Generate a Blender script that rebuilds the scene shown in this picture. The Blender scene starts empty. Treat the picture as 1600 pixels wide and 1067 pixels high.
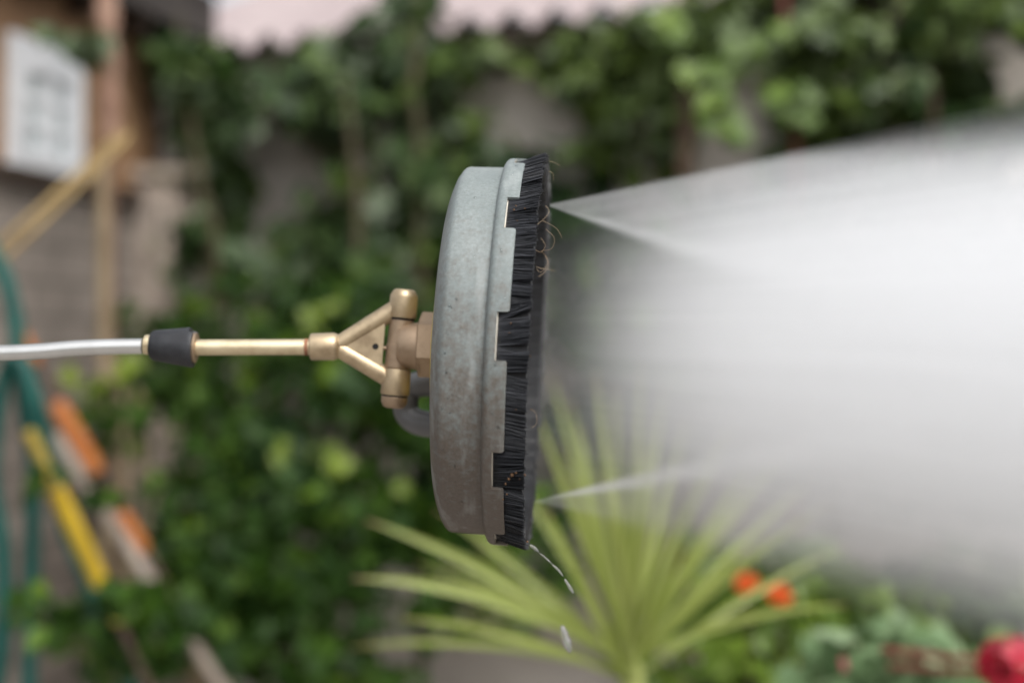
import bpy, math, random
import numpy as np
from mathutils import Vector, Matrix, noise

random.seed(11)
C = bpy.context.scene.collection
SC = bpy.context.scene
PI = math.pi
R = math.radians

# ------------------------------------------------------------------ camera, sky, sun, exposure
CAM_Z = 1.4
FPX = 50.0 / 36.0 * 1600.0
cam_d = bpy.data.cameras.new("camera")
cam = bpy.data.objects.new("camera", cam_d)
C.objects.link(cam)
cam.location = (0, 0, CAM_Z)
cam.rotation_euler = (R(90), 0, 0)
cam_d.lens = 50
cam_d.sensor_width = 36
cam_d.clip_start = 0.05
cam_d.clip_end = 500
cam_d.dof.use_dof = True
cam_d.dof.focus_distance = 1.10
cam_d.dof.aperture_fstop = 1.95
SC.camera = cam

SUN_EL, SUN_AZ = R(54), R(148)          # azimuth measured from +Y towards +X
w = bpy.data.worlds.new("World")
SC.world = w
w.use_nodes = True
nt = w.node_tree
sky = nt.nodes.new("ShaderNodeTexSky")
sky.sky_type = 'NISHITA'
sky.sun_disc = False
sky.sun_elevation = SUN_EL
sky.sun_rotation = SUN_AZ
sky.dust_density = 4.0
hs = nt.nodes.new("ShaderNodeHueSaturation")     # overcast: the blue is mostly gone
hs.inputs['Saturation'].default_value = 0.22
nt.links.new(sky.outputs[0], hs.inputs['Color'])
nt.links.new(hs.outputs[0], nt.nodes['Background'].inputs[0])
nt.nodes['Background'].inputs[1].default_value = 0.15
sd = bpy.data.lights.new("sun", 'SUN')
sd.energy = 1.2
sd.angle = R(30)
sd.color = (1.0, 0.97, 0.93)
sun = bpy.data.objects.new("sun", sd)
C.objects.link(sun)
sv = Vector((math.sin(SUN_AZ) * math.cos(SUN_EL), math.cos(SUN_AZ) * math.cos(SUN_EL), math.sin(SUN_EL)))
sun.rotation_euler = sv.to_track_quat('Z', 'Y').to_euler()
sun.location = (0, 0, 8)

SC.view_settings.view_transform = 'Standard'
SC.view_settings.look = 'None'
SC.view_settings.exposure = 0.55
SC.view_settings.gamma = 1
SC.render.engine = 'CYCLES'
SC.cycles.use_denoising = True
SC.cycles.max_bounces = 20
SC.cycles.volume_bounces = 10
SC.cycles.diffuse_bounces = 4
SC.cycles.transparent_max_bounces = 20
SC.cycles.volume_step_rate = 1.0
SC.cycles.sample_clamp_indirect = 6.0
SC.cycles.caustics_reflective = False
SC.cycles.caustics_refractive = False


# ------------------------------------------------------------------ helpers
def P(px, py, Y):
    """a point at depth Y that the photograph shows at (px, py)"""
    return Vector(((px - 800) / FPX * Y, Y, CAM_Z - (py - 533.5) / FPX * Y))


class MB:
    def __init__(s):
        s.v, s.f, s.m = [], [], []

    def add(s, vs, fs, m=0):
        b = len(s.v)
        s.v += [tuple(p) for p in vs]
        s.f += [tuple(b + i for i in f) for f in fs]
        s.m += [m] * len(fs)

    def box(s, lo, hi, m=0, M=None):
        x0, y0, z0 = lo
        x1, y1, z1 = hi
        vs = [Vector(p) for p in ((x0, y0, z0), (x1, y0, z0), (x1, y1, z0), (x0, y1, z0),
                                  (x0, y0, z1), (x1, y0, z1), (x1, y1, z1), (x0, y1, z1))]
        if M is not None:
            vs = [M @ p for p in vs]
        s.add(vs, [(3, 2, 1, 0), (4, 5, 6, 7), (0, 1, 5, 4), (1, 2, 6, 5), (2, 3, 7, 6), (3, 0, 4, 7)], m)

    def tube(s, pts, rad, n=12, m=0, cap=True):
        pts = [Vector(p) for p in pts]
        if not isinstance(rad, (list, tuple)):
            rad = [rad] * len(pts)
        t0 = (pts[1] - pts[0]).normalized()
        u = t0.orthogonal().normalized()
        vs, fs = [], []
        for i, p in enumerate(pts):
            a = pts[max(i - 1, 0)]
            b = pts[min(i + 1, len(pts) - 1)]
            t = (b - a).normalized()
            u = (u - t * u.dot(t)).normalized()
            v = t.cross(u)
            for k in range(n):
                q = 2 * PI * k / n
                vs.append(p + (u * math.cos(q) + v * math.sin(q)) * rad[i])
        for i in range(len(pts) - 1):
            for k in range(n):
                k2 = (k + 1) % n
                fs.append((i * n + k, i * n + k2, (i + 1) * n + k2, (i + 1) * n + k))
        if cap:
            fs.append(tuple(range(n - 1, -1, -1)))
            fs.append(tuple((len(pts) - 1) * n + k for k in range(n)))
        s.add(vs, fs, m)

    def lathe(s, prof, axis_o, axis_d, n=48, m=0, phase=0.0):
        """prof = [(distance along the axis, radius)], closed at both ends by the radii"""
        d = Vector(axis_d).normalized()
        u = d.orthogonal().normalized()
        v = d.cross(u)
        o = Vector(axis_o)
        vs, fs = [], []
        for a, r in prof:
            for k in range(n):
                q = 2 * PI * k / n + phase
                vs.append(o + d * a + (u * math.cos(q) + v * math.sin(q)) * max(r, 1e-5))
        for i in range(len(prof) - 1):
            for k in range(n):
                k2 = (k + 1) % n
                fs.append((i * n + k, i * n + k2, (i + 1) * n + k2, (i + 1) * n + k))
        fs.append(tuple(range(n - 1, -1, -1)))
        fs.append(tuple((len(prof) - 1) * n + k for k in range(n)))
        s.add(vs, fs, m)

    def build(s, name, mats, parent=None, smooth=True, angle=40):
        me = bpy.data.meshes.new(name)
        me.from_pydata(s.v, [], s.f)
        if not isinstance(mats, (list, tuple)):
            mats = [mats]
        for mt in mats:
            me.materials.append(mt)
        if len(mats) > 1:
            me.polygons.foreach_set('material_index', s.m)
        me.update()
        if smooth:
            me.shade_smooth()
            if angle:
                me.set_sharp_from_angle(angle=R(angle))
        o = bpy.data.objects.new(name, me)
        C.objects.link(o)
        if parent is not None:
            o.parent = parent
        return o


def catmull(pts, k=8):
    pts = [Vector(p) for p in pts]
    out = []
    for i in range(len(pts) - 1):
        p0 = pts[max(i - 1, 0)]
        p1, p2 = pts[i], pts[i + 1]
        p3 = pts[min(i + 2, len(pts) - 1)]
        for j in range(k):
            t = j / k
            out.append(0.5 * ((2 * p1) + (p2 - p0) * t + (2 * p0 - 5 * p1 + 4 * p2 - p3) * t * t
                              + (3 * p1 - p0 - 3 * p2 + p3) * t ** 3))
    out.append(pts[-1])
    return out


def tag(o, label=None, cat=None, group=None, kind=None):
    if label: o['label'] = label
    if cat: o['category'] = cat
    if group: o['group'] = group
    if kind: o['kind'] = kind
    return o


def empty(name, loc, label, cat, group=None):
    o = bpy.data.objects.new(name, None)
    o.empty_display_size = 0.05
    o.location = loc
    C.objects.link(o)
    return tag(o, label, cat, group)


# ------------------------------------------------------------------ materials
class NB:
    """small node-building helper"""
    def __init__(s, name):
        s.mat = bpy.data.materials.new(name)
        s.mat.use_nodes = True
        s.t = s.mat.node_tree
        s.b = s.t.nodes.get('Principled BSDF')
        s.out = s.t.nodes.get('Material Output')

    def n(s, typ, **kw):
        nd = s.t.nodes.new(typ)
        for k, v in kw.items():
            if k.startswith('i_'):
                nd.inputs[k[2:].replace('_', ' ')].default_value = v
            else:
                setattr(nd, k, v)
        return nd

    def l(s, a, b):
        s.t.links.new(a, b)

    def math(s, op, a, b=None, c=None, clamp=False):
        nd = s.t.nodes.new('ShaderNodeMath')
        nd.operation = op
        nd.use_clamp = clamp
        for i, x in enumerate((a, b, c)):
            if x is None: continue
            if isinstance(x, (int, float)): nd.inputs[i].default_value = x
            else: s.l(x, nd.inputs[i])
        return nd.outputs[0]

    def step(s, x, e0, e1):
        """smoothstep from 0 at e0 to 1 at e1"""
        nd = s.t.nodes.new('ShaderNodeMapRange')
        nd.interpolation_type = 'SMOOTHSTEP'
        if isinstance(x, (int, float)): nd.inputs[0].default_value = x
        else: s.l(x, nd.inputs[0])
        nd.inputs[1].default_value = e0
        nd.inputs[2].default_value = e1
        return nd.outputs[0]

    def coord(s, kind='Object', scale=None):
        tc = s.n('ShaderNodeTexCoord')
        if scale is None:
            return tc.outputs[kind]
        mp = s.n('ShaderNodeMapping')
        mp.inputs['Scale'].default_value = scale
        s.l(tc.outputs[kind], mp.inputs[0])
        return mp.outputs[0]

    def noise(s, co, scale, detail=4, rough=0.55):
        nd = s.n('ShaderNodeTexNoise')
        nd.inputs['Scale'].default_value = scale
        nd.inputs['Detail'].default_value = detail
        nd.inputs['Roughness'].default_value = rough
        s.l(co, nd.inputs['Vector'])
        return nd.outputs[0]

    def ramp(s, fac, stops):
        nd = s.n('ShaderNodeValToRGB')
        el = nd.color_ramp.elements
        while len(el) < len(stops): el.new(0.5)
        for e, (p, c) in zip(el, stops):
            e.position = p
            e.color = (c[0], c[1], c[2], 1)
        s.l(fac, nd.inputs[0])
        return nd.outputs[0]

    def mix(s, fac, a, b):
        nd = s.n('ShaderNodeMix', data_type='RGBA')
        if isinstance(fac, (int, float)): nd.inputs[0].default_value = fac
        else: s.l(fac, nd.inputs[0])
        for sock, x in ((nd.inputs[6], a), (nd.inputs[7], b)):
            if isinstance(x, tuple): sock.default_value = (x[0], x[1], x[2], 1)
            else: s.l(x, sock)
        return nd.outputs[2]

    def bump(s, h, strength=0.3, dist=0.002):
        nd = s.n('ShaderNodeBump')
        nd.inputs['Strength'].default_value = strength
        nd.inputs['Distance'].default_value = dist
        s.l(h, nd.inputs['Height'])
        s.l(nd.outputs[0], s.b.inputs['Normal'])


def noisy(name, c1, c2, scale=20, rough=0.6, metal=0.0, bump=0.0, bdist=0.002, detail=5, stretch=None, lo=0.35, hi=0.65):
    m = NB(name)
    co = m.coord('Object', stretch)
    f = m.noise(co, scale, detail)
    m.l(m.ramp(f, [(lo, c1), (hi, c2)]), m.b.inputs['Base Color'])
    m.b.inputs['Roughness'].default_value = rough
    m.b.inputs['Metallic'].default_value = metal
    if bump:
        m.bump(f, bump, bdist)
    return m.mat


def leaf_mat(name, stops, rough=0.45, trans=0.25, spec=0.4):
    m = NB(name)
    m.b.inputs['Specular IOR Level'].default_value = spec
    g = m.n('ShaderNodeNewGeometry')
    col = m.ramp(g.outputs['Random Per Island'], stops)
    co = m.coord('Object')
    f = m.noise(co, 14, 3)
    c2 = m.n('ShaderNodeHueSaturation')
    m.l(col, c2.inputs['Color'])
    m.l(m.math('MULTIPLY_ADD', f, 0.7, 0.65), c2.inputs['Value'])
    m.l(c2.outputs[0], m.b.inputs['Base Color'])
    m.b.inputs['Roughness'].default_value = rough
    tr = m.n('ShaderNodeBsdfTranslucent')
    m.l(c2.outputs[0], tr.inputs[0])
    mx = m.n('ShaderNodeMixShader')
    mx.inputs[0].default_value = trans
    m.l(m.b.outputs[0], mx.inputs[1])
    m.l(tr.outputs[0], mx.inputs[2])
    m.l(mx.outputs[0], m.out.inputs[0])
    return m.mat


def mat_housing():
    m = NB('painted_housing')
    co = m.coord('Object')
    sep = m.n('ShaderNodeSeparateXYZ')
    m.l(co, sep.inputs[0])
    big = m.noise(co, 11, 6, 0.6)
    fine = m.noise(co, 140, 5, 0.65)
    mid = m.noise(co, 38, 5, 0.6)
    paint = m.ramp(big, [(0.3, (0.185, 0.217, 0.213)), (0.7, (0.262, 0.292, 0.286))])
    grain = m.n('ShaderNodeHueSaturation')
    m.l(paint, grain.inputs['Color'])
    m.l(m.math('MULTIPLY_ADD', m.noise(co, 260, 5, 0.7), 0.5, 0.73), grain.inputs['Value'])
    paint = grain.outputs[0]
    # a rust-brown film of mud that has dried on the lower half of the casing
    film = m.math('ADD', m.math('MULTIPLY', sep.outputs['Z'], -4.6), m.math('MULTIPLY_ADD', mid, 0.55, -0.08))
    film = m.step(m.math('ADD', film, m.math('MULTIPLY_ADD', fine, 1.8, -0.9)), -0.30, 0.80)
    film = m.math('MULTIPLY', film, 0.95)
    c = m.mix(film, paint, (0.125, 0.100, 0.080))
    g2 = m.n('ShaderNodeHueSaturation')
    m.l(c, g2.inputs['Color'])
    m.l(m.math('MULTIPLY_ADD', m.noise(co, 420, 6, 0.75), 0.9, 0.53), g2.inputs['Value'])
    c = g2.outputs[0]
    # fine speckle of splashed grit
    sp = m.noise(co, 900, 3, 0.6)
    spk = m.step(sp, 0.60, 0.72)
    c = m.mix(m.math('MULTIPLY', spk, m.math('MULTIPLY_ADD', film, 0.5, 0.18)), c, (0.10, 0.075, 0.055))
    # paler dried runs
    mp = m.n('ShaderNodeMapping')
    mp.inputs['Scale'].default_value = (60, 20, 9)
    m.l(co, mp.inputs[0])
    run = m.noise(mp.outputs[0], 1.0, 4, 0.55)
    c = m.mix(m.math('MULTIPLY', m.step(run, 0.55, 0.7), 0.3), c, (0.42, 0.45, 0.44))
    m.l(c, m.b.inputs['Base Color'])
    m.l(m.math('MULTIPLY_ADD', mid, 0.3, 0.34), m.b.inputs['Roughness'])
    m.b.inputs['Specular IOR Level'].default_value = 0.5
    bl = m.n('ShaderNodeTexVoronoi')
    bl.inputs['Scale'].default_value = 210
    m.l(co, bl.inputs['Vector'])
    bead = m.math('MULTIPLY', m.step(bl.outputs['Distance'], 0.5, 0.1), m.step(mid, 0.5, 0.62))
    h = m.math('ADD', m.math('MULTIPLY', fine, 0.6), m.math('MULTIPLY', bead, 0.5))
    m.bump(h, 0.22, 0.0012)
    return m.mat


def mat_brass(name, c1, c2, c3, rough=0.34):
    m = NB(name)
    co = m.coord('Object')
    f = m.noise(co, 55, 6, 0.62)
    f2 = m.noise(co, 13, 3)
    c = m.ramp(f, [(0.3, c2), (0.55, c1), (0.8, c1)])
    c = m.mix(m.step(f2, 0.5, 0.75), c, c3)
    m.l(c, m.b.inputs['Base Color'])
    m.b.inputs['Metallic'].default_value = 0.75
    m.l(m.math('MULTIPLY_ADD', f, 0.3, rough - 0.1), m.b.inputs['Roughness'])
    m.bump(m.noise(co, 480, 3), 0.12, 0.0006)
    return m.mat


def mat_brick(name, c1, c2, mortar, scale=1.0):
    m = NB(name)
    co = m.coord('Object')
    br = m.n('ShaderNodeTexBrick')
    br.inputs['Color1'].default_value = (*c1, 1)
    br.inputs['Color2'].default_value = (*c2, 1)
    br.inputs['Mortar'].default_value = (*mortar, 1)
    br.inputs['Scale'].default_value = 4.4
    br.inputs['Mortar Size'].default_value = 0.03
    br.inputs['Row Height'].default_value = 0.46
    br.inputs['Brick Width'].default_value = 0.98
    m.l(co, br.inputs['Vector'])
    f = m.noise(co, 9, 6)
    c = m.mix(m.math('MULTIPLY', f, 0.8), br.outputs[0], (0.12, 0.10, 0.08))
    m.l(c, m.b.inputs['Base Color'])
    m.b.inputs['Roughness'].default_value = 0.9
    m.bump(br.outputs['Fac'], -0.6, 0.01)
    return m.mat


M = {}
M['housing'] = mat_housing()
M['bare'] = noisy('bare_metal_edge', (0.62, 0.57, 0.47), (0.78, 0.74, 0.66), 60, 0.4, 0.3)
M['bristle'] = None
mb = NB('black_bristle')  # some strands coloured paler at random, highlights put into the colour
g = mb.n('ShaderNodeNewGeometry')
mb.l(mb.ramp(g.outputs['Random Per Island'], [(0.0, (0.004, 0.0045, 0.006)), (0.7, (0.010, 0.011, 0.014)), (0.95, (0.05, 0.052, 0.06))]),
     mb.b.inputs['Base Color'])
mb.b.inputs['Roughness'].default_value = 0.34
M['bristle'] = mb.mat
M['bristle_core'] = noisy('black_bristle_core', (0.008, 0.008, 0.009), (0.02, 0.021, 0.024), 90, 0.6, stretch=(0.15, 1, 1))
M['rod_brass'] = mat_brass('pale_brass', (0.80, 0.68, 0.46), (0.62, 0.49, 0.30), (0.70, 0.60, 0.42), 0.36)
M['brass'] = mat_brass('cast_brass', (0.60, 0.475, 0.31), (0.40, 0.30, 0.19), (0.52, 0.43, 0.30), 0.40)
M['bronze'] = mat_brass('worn_bronze', (0.46, 0.34, 0.235), (0.33, 0.235, 0.155), (0.40, 0.315, 0.22), 0.48)
M['steel'] = noisy('brushed_steel', (0.66, 0.66, 0.64), (0.78, 0.78, 0.76), 30, 0.34, 0.85)
M['rubber'] = noisy('black_rubber', (0.016, 0.017, 0.020), (0.035, 0.037, 0.042), 60, 0.55, bump=0.15)
M['rust'] = noisy('rust', (0.20, 0.07, 0.03), (0.32, 0.15, 0.08), 90, 0.8)
M['grey_plastic'] = noisy('grey_plastic', (0.13, 0.13, 0.13), (0.18, 0.18, 0.183), 15, 0.38)
M['black_gap'] = noisy('black_seal_hole_shade', (0.008, 0.008, 0.008), (0.014, 0.013, 0.012), 30, 0.7)  # for the seals, and the disc painting shade into the web hole
M['yellow_label'] = noisy('yellow_label', (0.62, 0.46, 0.06), (0.55, 0.42, 0.10), 40, 0.5)
M['fibre'] = noisy('tan_fibre', (0.45, 0.30, 0.17), (0.62, 0.48, 0.32), 50, 0.6)
M['mud'] = noisy('mud_crumb', (0.09, 0.05, 0.025), (0.17, 0.09, 0.045), 300, 0.9)

mw = NB('clear_water')
mw.b.inputs['Base Color'].default_value = (1, 1, 1, 1)
mw.b.inputs['Transmission Weight'].default_value = 1.0
mw.b.inputs['IOR'].default_value = 1.333
mw.b.inputs['Roughness'].default_value = 0.02
mw.t.nodes.remove(mw.b)
gl = mw.n('ShaderNodeBsdfGlossy'); gl.inputs['Roughness'].default_value = 0.06
tb = mw.n('ShaderNodeBsdfTransparent'); tb.inputs[0].default_value = (0.93, 0.94, 0.94, 1)
fr = mw.n('ShaderNodeFresnel'); fr.inputs[0].default_value = 1.333
mx = mw.n('ShaderNodeMixShader')
mw.l(fr.outputs[0], mx.inputs[0]); mw.l(tb.outputs[0], mx.inputs[1]); mw.l(gl.outputs[0], mx.inputs[2])
mw.l(mx.outputs[0], mw.out.inputs[0])
M['water'] = mw.mat
mw = NB('frothy_water')
mw.b.inputs['Base Color'].default_value = (0.92, 0.93, 0.94, 1)
mw.b.inputs['Transmission Weight'].default_value = 0.8
mw.b.inputs['IOR'].default_value = 1.333
mw.b.inputs['Roughness'].default_value = 0.12
M['froth'] = mw.mat

M['render'] = noisy('weathered_render', (0.40, 0.36, 0.315), (0.58, 0.53, 0.475), 2.6, 0.9, bump=0.3, bdist=0.004, detail=8)
M['pier'] = noisy('pale_render', (0.34, 0.28, 0.23), (0.43, 0.36, 0.305), 3, 0.9, bump=0.3, bdist=0.004, detail=8)
M['roof'] = noisy('pink_fibre_cement', (0.33, 0.272, 0.272), (0.40, 0.335, 0.332), 3.5, 0.85, detail=7)
M['dark_timber'] = noisy('dark_timber', (0.035, 0.022, 0.015), (0.075, 0.05, 0.036), 8, 0.7, stretch=(1, 1, 8))
M['timber'] = noisy('orange_timber', (0.26, 0.145, 0.075), (0.36, 0.215, 0.115), 6, 0.7, stretch=(4, 4, 0.6))
M['fascia'] = noisy('grey_fascia', (0.035, 0.028, 0.024), (0.06, 0.05, 0.044), 8, 0.7)
M['white_paint'] = noisy('white_window_paint', (0.76, 0.775, 0.80), (0.84, 0.85, 0.87), 12, 0.5)
M['brick'] = mat_brick('grey_brown_brick', (0.42, 0.36, 0.315), (0.30, 0.255, 0.22), (0.14, 0.115, 0.10))
M['post'] = noisy('flaking_post', (0.20, 0.10, 0.062), (0.42, 0.27, 0.20), 26, 0.85, bump=0.4, stretch=(1, 1, 0.5))
M['cane'] = noisy('bamboo_cane', (0.25, 0.165, 0.06), (0.40, 0.28, 0.11), 9, 0.5, stretch=(1, 1, 0.4))
M['dry_cane'] = noisy('weathered_cane', (0.20, 0.145, 0.08), (0.31, 0.24, 0.15), 9, 0.7)
M['hose'] = noisy('teal_hose', (0.002, 0.058, 0.047), (0.004, 0.085, 0.068), 20, 0.5)
M['yellow'] = noisy('yellow_plastic', (0.46, 0.30, 0.015), (0.56, 0.38, 0.02), 12, 0.4)
M['dull_yellow'] = noisy('dull_yellow_plastic', (0.26, 0.19, 0.03), (0.40, 0.29, 0.04), 30, 0.6)  # duller yellow for the end sleeves of the pole
M['orange'] = noisy('orange_plastic', (0.34, 0.10, 0.018), (0.44, 0.145, 0.03), 12, 0.45)
M['grey_wood'] = noisy('weathered_wood', (0.27, 0.222, 0.18), (0.40, 0.34, 0.285), 18, 0.8, stretch=(1, 1, 0.2))
M['tool_shaft'] = noisy('dark_tool_shaft', (0.05, 0.03, 0.02), (0.09, 0.055, 0.04), 18, 0.6)
M['stem'] = noisy('green_brown_stem', (0.045, 0.042, 0.014), (0.085, 0.068, 0.03), 12, 0.7)
M['bark'] = noisy('brown_bark', (0.07, 0.042, 0.026), (0.13, 0.085, 0.055), 18, 0.85)
M['red_stem'] = noisy('reddish_stem', (0.17, 0.04, 0.03), (0.25, 0.09, 0.06), 12, 0.6)
M['soil'] = noisy('garden_soil', (0.05, 0.037, 0.027), (0.11, 0.085, 0.065), 6, 0.95, bump=0.5, bdist=0.02, detail=8)
M['paving'] = noisy('concrete_paving', (0.20, 0.18, 0.16), (0.30, 0.275, 0.25), 3, 0.9, detail=8)

M['leaf_vine'] = leaf_mat('vine_leaf', [(0.0, (0.031, 0.060, 0.019)), (0.45, (0.058, 0.102, 0.033)), (0.75, (0.088, 0.138, 0.026)), (0.92, (0.16, 0.21, 0.13)), (1.0, (0.22, 0.27, 0.18))], 0.42)
M['leaf_bush'] = leaf_mat('bush_leaf', [(0.0, (0.011, 0.032, 0.004)), (0.5, (0.024, 0.061, 0.006)), (0.88, (0.050, 0.105, 0.010)), (1.0, (0.11, 0.18, 0.014))], 0.5, 0.2, 0.2)
M['leaf_climb'] = leaf_mat('climber_leaf', [(0.0, (0.042, 0.070, 0.020)), (0.5, (0.075, 0.115, 0.028)), (0.85, (0.115, 0.175, 0.025)), (1.0, (0.19, 0.25, 0.12))], 0.42)
M['leaf_dark'] = leaf_mat('dark_leaf', [(0.0, (0.011, 0.029, 0.009)), (0.6, (0.022, 0.052, 0.014)), (1.0, (0.05, 0.095, 0.026))], 0.5, 0.2, 0.2)
M['leaf_low'] = leaf_mat('fresh_leaf', [(0.0, (0.06, 0.11, 0.012)), (0.6, (0.10, 0.17, 0.018)), (1.0, (0.15, 0.23, 0.025))], 0.42)
M['leaf_pale'] = leaf_mat('pale_leaf', [(0.0, (0.11, 0.19, 0.08)), (0.6, (0.18, 0.28, 0.13)), (1.0, (0.27, 0.36, 0.20))], 0.5)
M['leaf_yellow'] = leaf_mat('yellow_green_leaf', [(0.0, (0.11, 0.17, 0.008)), (1.0, (0.19, 0.26, 0.015))], 0.45)
M['orange_petal'] = leaf_mat('orange_petal', [(0.0, (0.62, 0.085, 0.012)), (1.0, (0.72, 0.16, 0.025))], 0.5, 0.3)
M['red_petal'] = leaf_mat('red_petal', [(0.0, (0.50, 0.010, 0.035)), (1.0, (0.62, 0.035, 0.075))], 0.5, 0.25)
M['pink_petal'] = leaf_mat('pink_petal', [(0.0, (0.52, 0.12, 0.16)), (1.0, (0.62, 0.22, 0.24))], 0.5, 0.3)

m = NB('cordyline_leaf')
co = m.coord('UV')
sp_ = m.n('ShaderNodeSeparateXYZ')
m.l(co, sp_.inputs[0])
g = m.n('ShaderNodeNewGeometry')
f = m.noise(m.coord('Object', (1, 1, 1)), 7, 4)
edge = m.step(m.math('ABSOLUTE', m.math('SUBTRACT', sp_.outputs['X'], 0.5)), 0.18, 0.5)
c = m.mix(f, (0.20, 0.26, 0.04), (0.32, 0.385, 0.09))
c = m.mix(m.math('MULTIPLY', edge, 0.75), c, (0.42, 0.44, 0.15))
c = m.mix(m.step(sp_.outputs['Y'], 0.9, 1.0), c, (0.30, 0.20, 0.09))
m.l(c, m.b.inputs['Base Color'])
m.b.inputs['Roughness'].default_value = 0.38
tr = m.n('ShaderNodeBsdfTranslucent')
m.l(c, tr.inputs[0])
mx = m.n('ShaderNodeMixShader')
mx.inputs[0].default_value = 0.25
m.l(m.b.outputs[0], mx.inputs[1])
m.l(tr.outputs[0], mx.inputs[2])
m.l(mx.outputs[0], m.out.inputs[0])
M['cordyline'] = m.mat

m = NB('window_glass')
f = m.noise(m.coord('Object'), 3, 3)
m.l(m.ramp(f, [(0.3, (0.50, 0.56, 0.56)), (0.7, (0.68, 0.72, 0.74))]), m.b.inputs['Base Color'])
m.b.inputs['Roughness'].default_value = 0.2
M['glass'] = m.mat

# ------------------------------------------------------------------ ground
mbd = MB()
mbd.add([(-150, -150, 0), (150, -150, 0), (150, 150, 0), (-150, 150, 0)], [(0, 1, 2, 3)])
tag(mbd.build('ground', M['soil'], smooth=False), 'bare garden soil under the planting', 'ground', kind='structure')
mbd = MB()
mbd.box((-3.0, -2.0, 0.004), (3.0, 2.6, 0.05))
tag(mbd.build('paving', M['paving'], smooth=False), 'pale concrete paving below the pressure washer', 'paving', kind='structure')

# ------------------------------------------------------------------ outhouse: rendered wall with a pink corrugated roof
WA, WB = Vector((-1.058, 4.9, 0)), Vector((0.6615, 4.2, 0))
wd = (WB - WA).normalized()
wn = Vector((wd.y, -wd.x, 0))            # towards the camera
if wn.y > 0: wn = -wn


def wallY(px):
    """depth of the outhouse wall at a picture column"""
    k = (px - 800) / FPX
    t = (k * WA.y - WA.x) / (wd.x - k * wd.y)
    return WA.y + wd.y * t


oh = empty('outhouse', tuple(WA), 'low rendered outhouse with pink corrugated roof behind the climbing plants', 'outhouse')
Mo = Matrix.Identity(4)
inv = Matrix.Translation(-WA)
Wm = Matrix.Translation(WA) @ Matrix((( wd.x, -wn.x, 0, 0), (wd.y, -wn.y, 0, 0), (0, 0, 1, 0), (0, 0, 0, 1)))
Wl = inv @ Wm                             # wall frame: x along, y back, z up, relative to the empty
mbd = MB()
mbd.box((-0.40, 0.0, 0.0), (4.2, 0.2, 2.41), 0, Wl)
mbd.build('wall', M['render'], oh, smooth=False)
# corrugated sheet, 0.146 m pitch, rising to the back
EAVE_Z = 2.40
mbd = MB()
nx, vs, fs = 400, [], []
x0, x1 = -0.42, 4.3
for j, (y, z) in enumerate(((-0.07, EAVE_Z), (2.4, EAVE_Z + 1.05))):
    for i in range(nx + 1):
        x = x0 + (x1 - x0) * i / nx
        zz = z + 0.026 * math.cos(2 * PI * x / 0.146)
        vs.append(Wl @ Vector((x, y, zz)))
for j, (y, z) in enumerate(((-0.07, EAVE_Z - .012), (2.4, EAVE_Z + 1.038))):
    for i in range(nx + 1):
        x = x0 + (x1 - x0) * i / nx
        vs.append(Wl @ Vector((x, y, z + 0.026 * math.cos(2 * PI * x / 0.146))))
n1 = nx + 1
for i in range(nx):
    fs.append((i, i + 1, n1 + i + 1, n1 + i))
    fs.append((2 * n1 + i, 3 * n1 + i, 3 * n1 + i + 1, 2 * n1 + i + 1))
    fs.append((i, 2 * n1 + i, 2 * n1 + i + 1, i + 1))
mbd.add(vs, fs)
mbd.build('roof', M['roof'], oh, smooth=True, angle=60)
mbd = MB()
mbd.box((-0.40, -0.035, 2.28), (4.2, -0.003, 2.372), 0, Wl)
mbd.build('fascia_board', M['dark_timber'], oh, smooth=False)

# ------------------------------------------------------------------ house at the left edge: brick below, timber and a white window above
HA, HB = Vector((-1.56, 3.00, 0)), Vector((-1.17, 4.72, 0))
hd = (HB - HA).normalized()
hn = Vector((hd.y, -hd.x, 0))             # faces right, towards the garden
hs_ = empty('garden_house', tuple(HA), 'brick garden house with white window under dark timber eaves at left', 'house')
Hl = Matrix(((hd.x, -hn.x, 0, 0), (hd.y, -hn.y, 0, 0), (0, 0, 1, 0), (0, 0, 0, 1)))
HLEN = (HB - HA).length


def hx(px):
    k = (px - 800) / FPX
    t = (k * HA.y - HA.x) / (hd.x - k * hd.y)
    return t, HA.y + hd.y * t


def hz(py, y):
    return CAM_Z - (py - 533.5) / FPX * y


tL, yL = hx(8)
tR, yR = hx(122)
SILL = hz(268, (yL + yR) / 2)
TOP = hz(48, yL)
mbd = MB()
# brick wall built in its own frame so that courses run level
bw = MB()
bw.box((0, 0, 0), (HLEN, SILL - 0.05, 0.16))
o = bw.build('brick_wall', M['brick'], hs_, smooth=False)
# object frame of the brick wall: x along, y up, z out of the wall
o.matrix_local = Matrix(((hd.x, 0, hn.x, 0), (hd.y, 0, hn.y, 0), (0, 1, 0, 0), (0, 0, 0, 1))) @ Matrix.Translation((0, 0, -0.16))
mbd.box((-0.1, -0.03, SILL - 0.048), (HLEN, 0.16, SILL - 0.004), 0, Hl)
mbd.build('sill', M['dark_timber'], hs_, smooth=False)
mbd = MB()
mbd.box((0, 0.0, SILL), (tL - 0.003, 0.14, TOP + 0.20), 0, Hl)
mbd.box((tR + 0.003, 0.0, SILL), (HLEN, 0.14, TOP + 0.20), 0, Hl)
mbd.box((tL - 0.003, 0.0, TOP + 0.003), (tR + 0.003, 0.14, TOP + 0.20), 0, Hl)
mbd.build('timber_wall', M['timber'], hs_, smooth=False)
win = MB()
wf = 0.085
win.box((tL, 0.0 - 0.02, SILL), (tL + wf, 0.10, TOP), 0, Hl)
win.box((tR - wf * .8, -0.02, SILL), (tR, 0.10, TOP), 0, Hl)
win.box((tL + wf, -0.02, SILL), (tR - wf * .8, 0.10, SILL + .05), 0, Hl)
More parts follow.
